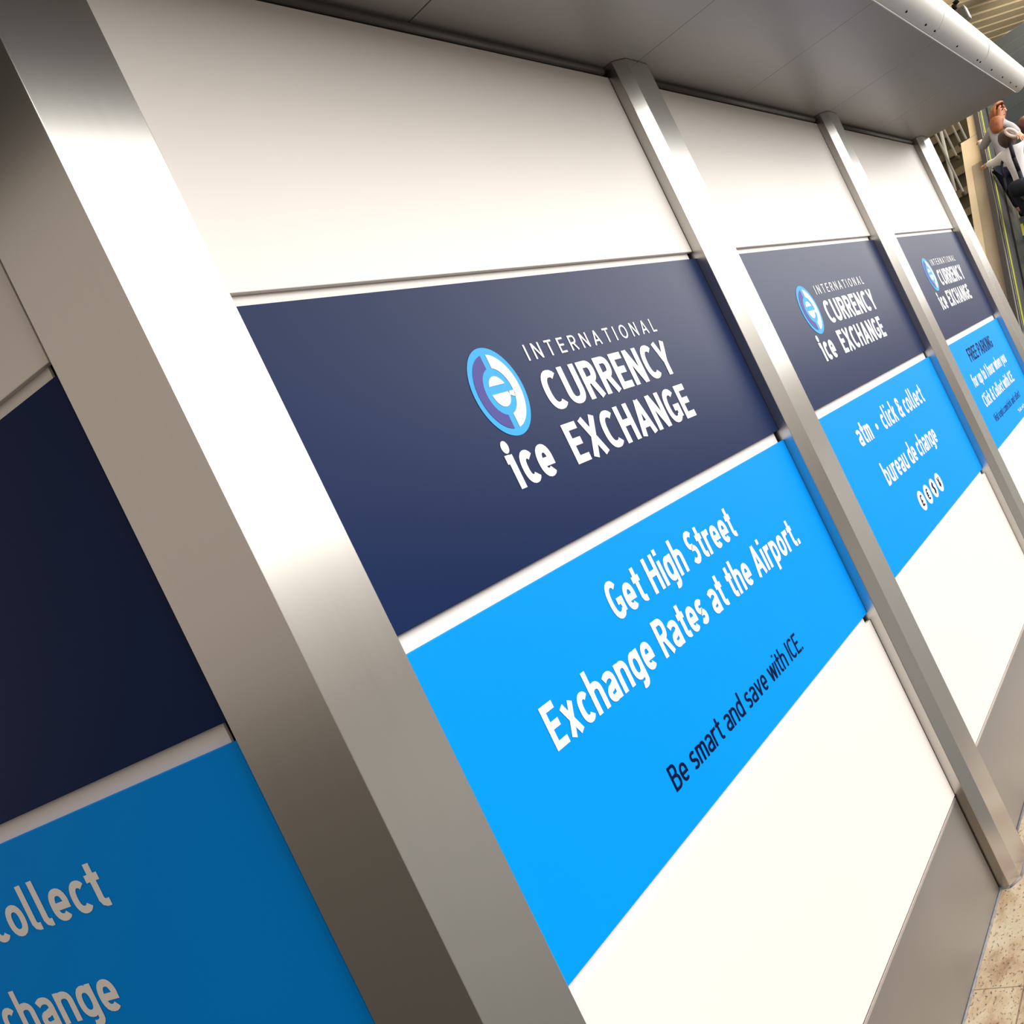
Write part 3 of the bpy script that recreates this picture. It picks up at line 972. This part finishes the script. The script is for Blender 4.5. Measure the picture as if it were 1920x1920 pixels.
def hand(sk, wrist, name, d, side, down=Vector((0, 0, -1))):
    """palm, four curled fingers and a thumb growing from the wrist along d"""
    d = d.normalized(); acr = d.cross(down).normalized()
    w = sk.v[sk.n[wrist]]
    sk.add(name + 'palm', w + d * 0.05, (0.030, 0.018), wrist)
    sk.add(name + 'knuck', w + d * 0.085, (0.034, 0.014), name + 'palm')
    for i, (o, ln) in enumerate(((-0.030, .9), (-0.010, 1.0), (0.010, .95), (0.030, .75))):
        b = w + d * 0.095 + acr * o
        sk.add(name + 'f%da' % i, b, 0.0095, name + 'knuck')
        sk.add(name + 'f%db' % i, b + d * 0.032 * ln + down * 0.012, 0.0085, name + 'f%da' % i)
        sk.add(name + 'f%dc' % i, b + d * 0.045 * ln + down * 0.038, 0.0075, name + 'f%db' % i)
    sk.add(name + 'ta', w + d * 0.045 + acr * 0.036 * side, 0.011, name + 'palm')
    sk.add(name + 'tb', w + d * 0.075 + acr * 0.050 * side + down * 0.018, 0.0085, name + 'ta')


def person(loc, label, J, top_m, hair_m, leg_m, face, hair, sleeves=True):
    """J: joints in world space. face: unit direction the face looks to"""
    root = empty('person', loc, label, 'person')
    sk = Skel()
    sk.add('pelvis', J['pelvis'], (0.095, 0.07))
    sk.add('waist', J['pelvis'].lerp(J['neck'], 0.40), (0.085, 0.065), 'pelvis')
    sk.add('chest', J['pelvis'].lerp(J['neck'], 0.74), (0.105, 0.08), 'waist')
    sk.add('neckb', J['neck'], (0.060, 0.056), 'chest')
    hd = J['head']; up = (hd - J['neck']).normalized()
    sk.add('jaw', hd - up * 0.075 + face * 0.008, 0.055, 'neckb')
    sk.add('headm', hd + face * 0.004, (0.073, 0.080), 'jaw')
    sk.add('headt', hd + up * 0.065 - face * 0.01, (0.066, 0.074), 'headm')
    for s in 'LR':
        sk.add('sh' + s, J['sh' + s], 0.050, 'chest')
        sk.add('el' + s, J['el' + s], 0.042, 'sh' + s)
        sk.add('wr' + s, J['wr' + s], 0.028, 'el' + s)
        hand(sk, 'wr' + s, 'h' + s, J['wr' + s] - J['el' + s], 1 if s == 'L' else -1)
        sk.add('hip' + s, J['hip' + s], 0.060, 'pelvis')
        sk.add('kn' + s, J['kn' + s], 0.058, 'hip' + s)
        sk.add('an' + s, J['an' + s], 0.040, 'kn' + s)
        sk.add('toe' + s, J['an' + s] + Vector((0.15, 0, -0.045)), 0.032, 'an' + s)
    skin_obj('body', sk.v, sk.e, sk.r, MT['skin'], root)
    # top
    t = Skel()
    t.add('hem', J['pelvis'] - Vector((0, 0, 0.10)), (0.165, 0.130))
    t.add('pelvis', J['pelvis'], (0.155, 0.120), 'hem')
    t.add('waist', J['pelvis'].lerp(J['neck'], 0.40), (0.130, 0.100), 'pelvis')
    t.add('chest', J['pelvis'].lerp(J['neck'], 0.74), (0.150, 0.115), 'waist')
    t.add('neckb', J['pelvis'].lerp(J['neck'], 0.96), (0.078, 0.070), 'chest')
    for s in 'LR':
        t.add('sh' + s, J['sh' + s], 0.071, 'chest')
        t.add('el' + s, J['el' + s], 0.056, 'sh' + s)
        t.add('wr' + s, J['el' + s].lerp(J['wr' + s], 0.93), 0.042, 'el' + s)
    skin_obj('long_sleeved_top', t.v, t.e, t.r, top_m, root)
    # trousers
    q = Skel()
    q.add('pelvis', J['pelvis'] - Vector((0, 0, 0.02)), (0.142, 0.108))
    for s in 'LR':
        q.add('hip' + s, J['hip' + s], 0.098, 'pelvis')
        q.add('kn' + s, J['kn' + s], 0.072, 'hip' + s)
        q.add('an' + s, J['an' + s] + Vector((0, 0, 0.03)), 0.058, 'kn' + s)
    skin_obj('trousers', q.v, q.e, q.r, leg_m, root)
    # shoes
    for s in 'LR':
        bm = bmesh.new(); a = J['an' + s]
        ball(bm, a + Vector((0.06, 0, -0.035)), 0.05, 10, (2.5, 0.95, 0.9))
        keep(obj('shoe', bm, MT['dark_cloth'], smooth=True), root)
    # face
    lat = up.cross(face).normalized()
    for s in (-1, 1):
        bm = bmesh.new(); ball(bm, hd + face * 0.074 + lat * 0.032 * s + up * 0.008, 0.011, 8)
        keep(obj('eye', bm, MT['eye'], smooth=True), root)
        bm = bmesh.new(); ball(bm, hd - face * 0.008 + lat * 0.078 * s, 0.024, 8, (0.7, 0.7, 1.3))
        keep(obj('ear', bm, MT['skin'], smooth=True), root)
    bm = bmesh.new(); tube(bm, hd + face * 0.080 + up * 0.01, hd + face * 0.103 - up * 0.022, 0.010, 8); ball(bm, hd + face * 0.098 - up * 0.024, 0.014, 8)
    keep(obj('nose', bm, MT['skin'], smooth=True), root)
    bm = bmesh.new(); ball(bm, hd + face * 0.070 - up * 0.056, 0.012, 8, (1.0, 1.6, 0.7))
    keep(obj('mouth', bm, MT['lips'], smooth=True), root)
    hair(root, hd, up, face, lat, hair_m)
    return root


def hair_cap(bm, hd, up, face, lat, r=0.104, front=0.035):
    """shell over the skull leaving the face free"""
    res = bmesh.ops.create_uvsphere(bm, u_segments=28, v_segments=18, radius=1)
    dead = []
    for v in res['verts']:
        c = v.co.copy()
        k = 1 + 0.04 * math.sin(9 * c.x + 5 * c.y) * math.sin(7 * c.z)
        p = hd + (face * c.x * 1.02 + lat * c.y * 0.92 + up * c.z * 1.08) * r * k - face * 0.012 + up * 0.018
        if c.x > 0.34 and c.z < 0.60: dead.append(v)
        v.co = p
    bmesh.ops.delete(bm, geom=dead, context='VERTS')


def hair_long(root, hd, up, face, lat, m):
    bm = bmesh.new(); hair_cap(bm, hd, up, face, lat, 0.116)
    h = keep(obj('hair', bm, m, smooth=True), root)
    md = h.modifiers.new('solid', 'SOLIDIFY'); md.thickness = 0.018; md.offset = -1
    sk = Skel()
    side = -lat if lat.y < 0 else lat
    sk.add('a', hd + Vector((-0.02, 0.035, -0.015)), (0.105, 0.095))
    sk.add('b', hd + Vector((-0.06, 0.07, -0.105)), (0.10, 0.08), 'a')
    sk.add('c', hd + Vector((-0.08, 0.085, -0.185)), (0.09, 0.07), 'b')
    sk.add('d', hd + Vector((-0.08, 0.088, -0.235)), (0.065, 0.05), 'c')
    skin_obj('long_hair', sk.v, sk.e, sk.r, m, root)
    # locks framing the face
    for s in (-1, 1):
        sk = Skel()
        sk.add('a', hd + up * 0.075 + lat * 0.025 * s + face * 0.045, 0.018)
        sk.add('b', hd + up * 0.03 + lat * 0.072 * s + face * 0.045, 0.020, 'a')
        sk.add('c', hd - up * 0.05 + lat * 0.080 * s + face * 0.025, 0.022, 'b')
        sk.add('d', hd - up * 0.12 + lat * 0.078 * s + face * 0.005, 0.016, 'c')
        skin_obj('hair_lock', sk.v, sk.e, sk.r, m, root)


def hair_short(root, hd, up, face, lat, m):
    bm = bmesh.new(); hair_cap(bm, hd, up, face, lat, 0.108)
    h = keep(obj('hair', bm, m, smooth=True), root)
    md = h.modifiers.new('solid', 'SOLIDIFY'); md.thickness = 0.018; md.offset = -1


def floor_of(X):
    """top of the escalator step under a point X metres beyond the camera"""
    x = CAM.x + X
    n = math.floor((x - 11.0) / RUN)
    return rail_z(11.0 + n * RUN + RUN) - 1.02 + 0.006


def legs(J, X):
    p = J['pelvis']; zf = floor_of(X)
    for s, dy in (('L', 0.09), ('R', -0.09)):
        J['hip' + s] = p + Vector((0, dy, -0.06))
        J['an' + s] = Vector((CAM.x + X + 0.02, p.y + dy, zf + 0.085))
        J['kn' + s] = J['hip' + s].lerp(J['an' + s], 0.52) + Vector((0.05, 0, 0))


# red-haired woman leaning on the handrail
Xw = 15.3
J = dict(head=at(1873, 213, Xw), neck=at(1875, 232, Xw), pelvis=at(1887, 306, Xw - 0.05),
         shL=at(1858, 246, Xw), shR=at(1884, 232, Xw), elL=at(1844, 276, Xw + 0.12), wrL=at(1838.5, 268, Xw + 0.32),
         elR=at(1901, 242, Xw - 0.10), wrR=at(1911, 251, Xw - 0.22))
legs(J, Xw)
fdir = Vector((-0.32, -0.93, 0.10)).normalized()
person(Vector((CAM.x + Xw, J['pelvis'].y, floor_of(Xw))), 'woman with long red hair in grey top leaning on the escalator handrail',
       J, MT['grey_knit'], MT['redhair'], MT['dark_cloth'], fdir, hair_long)
# person in a white shirt in front, seen from behind
Xm = 14.3
J = dict(head=at(1889, 263, Xm), neck=at(1896, 279, Xm), pelvis=at(1922, 345, Xm),
         shL=at(1885, 289, Xm), shR=at(1920, 272, Xm), elL=at(1869, 303, Xm + 0.25), wrL=at(1851, 309, Xm + 0.45),
         elR=at(1938, 298, Xm - 0.05), wrR=at(1947, 322, Xm + 0.1))
legs(J, Xm)
def hair_band(root, hd, up, face, lat, m):
    hair_short(root, hd, up, face, lat, m)
    bm = bmesh.new()
    n = 20; prev = None; c0 = at(1896, 247, Xm - 0.13); c1 = at(1885, 246, Xm - 0.13)
    ring = []
    ax = (at(1906, 254, Xm - 0.13) - at(1885, 245, Xm - 0.13)) / 2
    ay = (at(1900, 243, Xm - 0.13) - at(1893, 256, Xm - 0.13)) / 2 * 0.8
    mid = at(1896, 249, Xm - 0.13)
    for i in range(n):
        a = 2 * PI * i / n
        ring.append(mid + ax * math.cos(a) + ay * math.sin(a))
    for i in range(n): tube(bm, ring[i], ring[(i + 1) % n], 0.019, 8)
    b = keep(obj('cream_loop', bm, MT['cream'], smooth=True), root)
    b['label'] = 'cream loop above the head'
shirt = person(Vector((CAM.x + Xm, J['pelvis'].y, floor_of(Xm))), 'person in white long sleeved shirt seen from behind, one hand on the handrail',
               J, MT['white_cloth'], MT['darkhair'], MT['dark_cloth'], Vector((0.93, 0.36, 0.0)).normalized(), hair_band)
# bag hanging at the hip from a strap
Xb = Xm - 0.32
bag = empty('shoulder_bag', at(1907, 359, Xb), 'black rounded shoulder bag hanging behind the person in the white shirt', 'bag')
sk = Skel()
sk.add('a', at(1890, 360, Xb), (0.085, 0.09)); sk.add('b', at(1905, 355, Xb), (0.105, 0.115), 'a'); sk.add('c', at(1920, 349, Xb), (0.105, 0.115), 'b'); sk.add('d', at(1934, 344, Xb), (0.08, 0.09), 'c')
skin_obj('bag_body', sk.v, sk.e, sk.r, MT['blackbag'], bag)
bm = bmesh.new()
sp = [at(1894, 266, Xm + 0.02), at(1894.5, 272, Xm - 0.14), at(1901, 296, Xm - 0.19), at(1911, 322, Xm - 0.19), at(1919, 345, Xb - 0.06)]
for a, b in zip(sp[:-1], sp[1:]): tube(bm, a, b, 0.024, 8)
keep(obj('strap', bm, MT['blackbag'], smooth=True), bag)
bm = bmesh.new()
sp = [at(1880, 300, Xm + 0.05), at(1878, 312, Xm - 0.1), at(1883, 334, Xm - 0.15), at(1888, 360, Xb)]
for a, b in zip(sp[:-1], sp[1:]): tube(bm, a, b, 0.016, 8)
keep(obj('strap', bm, MT['blackbag'], smooth=True), bag)
# third rider at the edge of the picture
Xt = 15.4
J = dict(head=at(1926, 236, Xt), neck=at(1934, 253, Xt), pelvis=at(1962, 312, Xt),
         shL=at(1926, 266, Xt), shR=at(1954, 252, Xt), elL=at(1932, 296, Xt + 0.1), wrL=at(1942, 310, Xt + 0.25),
         elR=at(1974, 282, Xt), wrR=at(1984, 306, Xt + 0.1))
legs(J, Xt)
person(Vector((CAM.x + Xt, J['pelvis'].y, floor_of(Xt))), 'person with dark auburn hair at the right edge of the picture',
       J, MT['dark_cloth'], MT['auburn'], MT['dark_cloth'], Vector((0.97, -0.2, 0.0)).normalized(), hair_short)
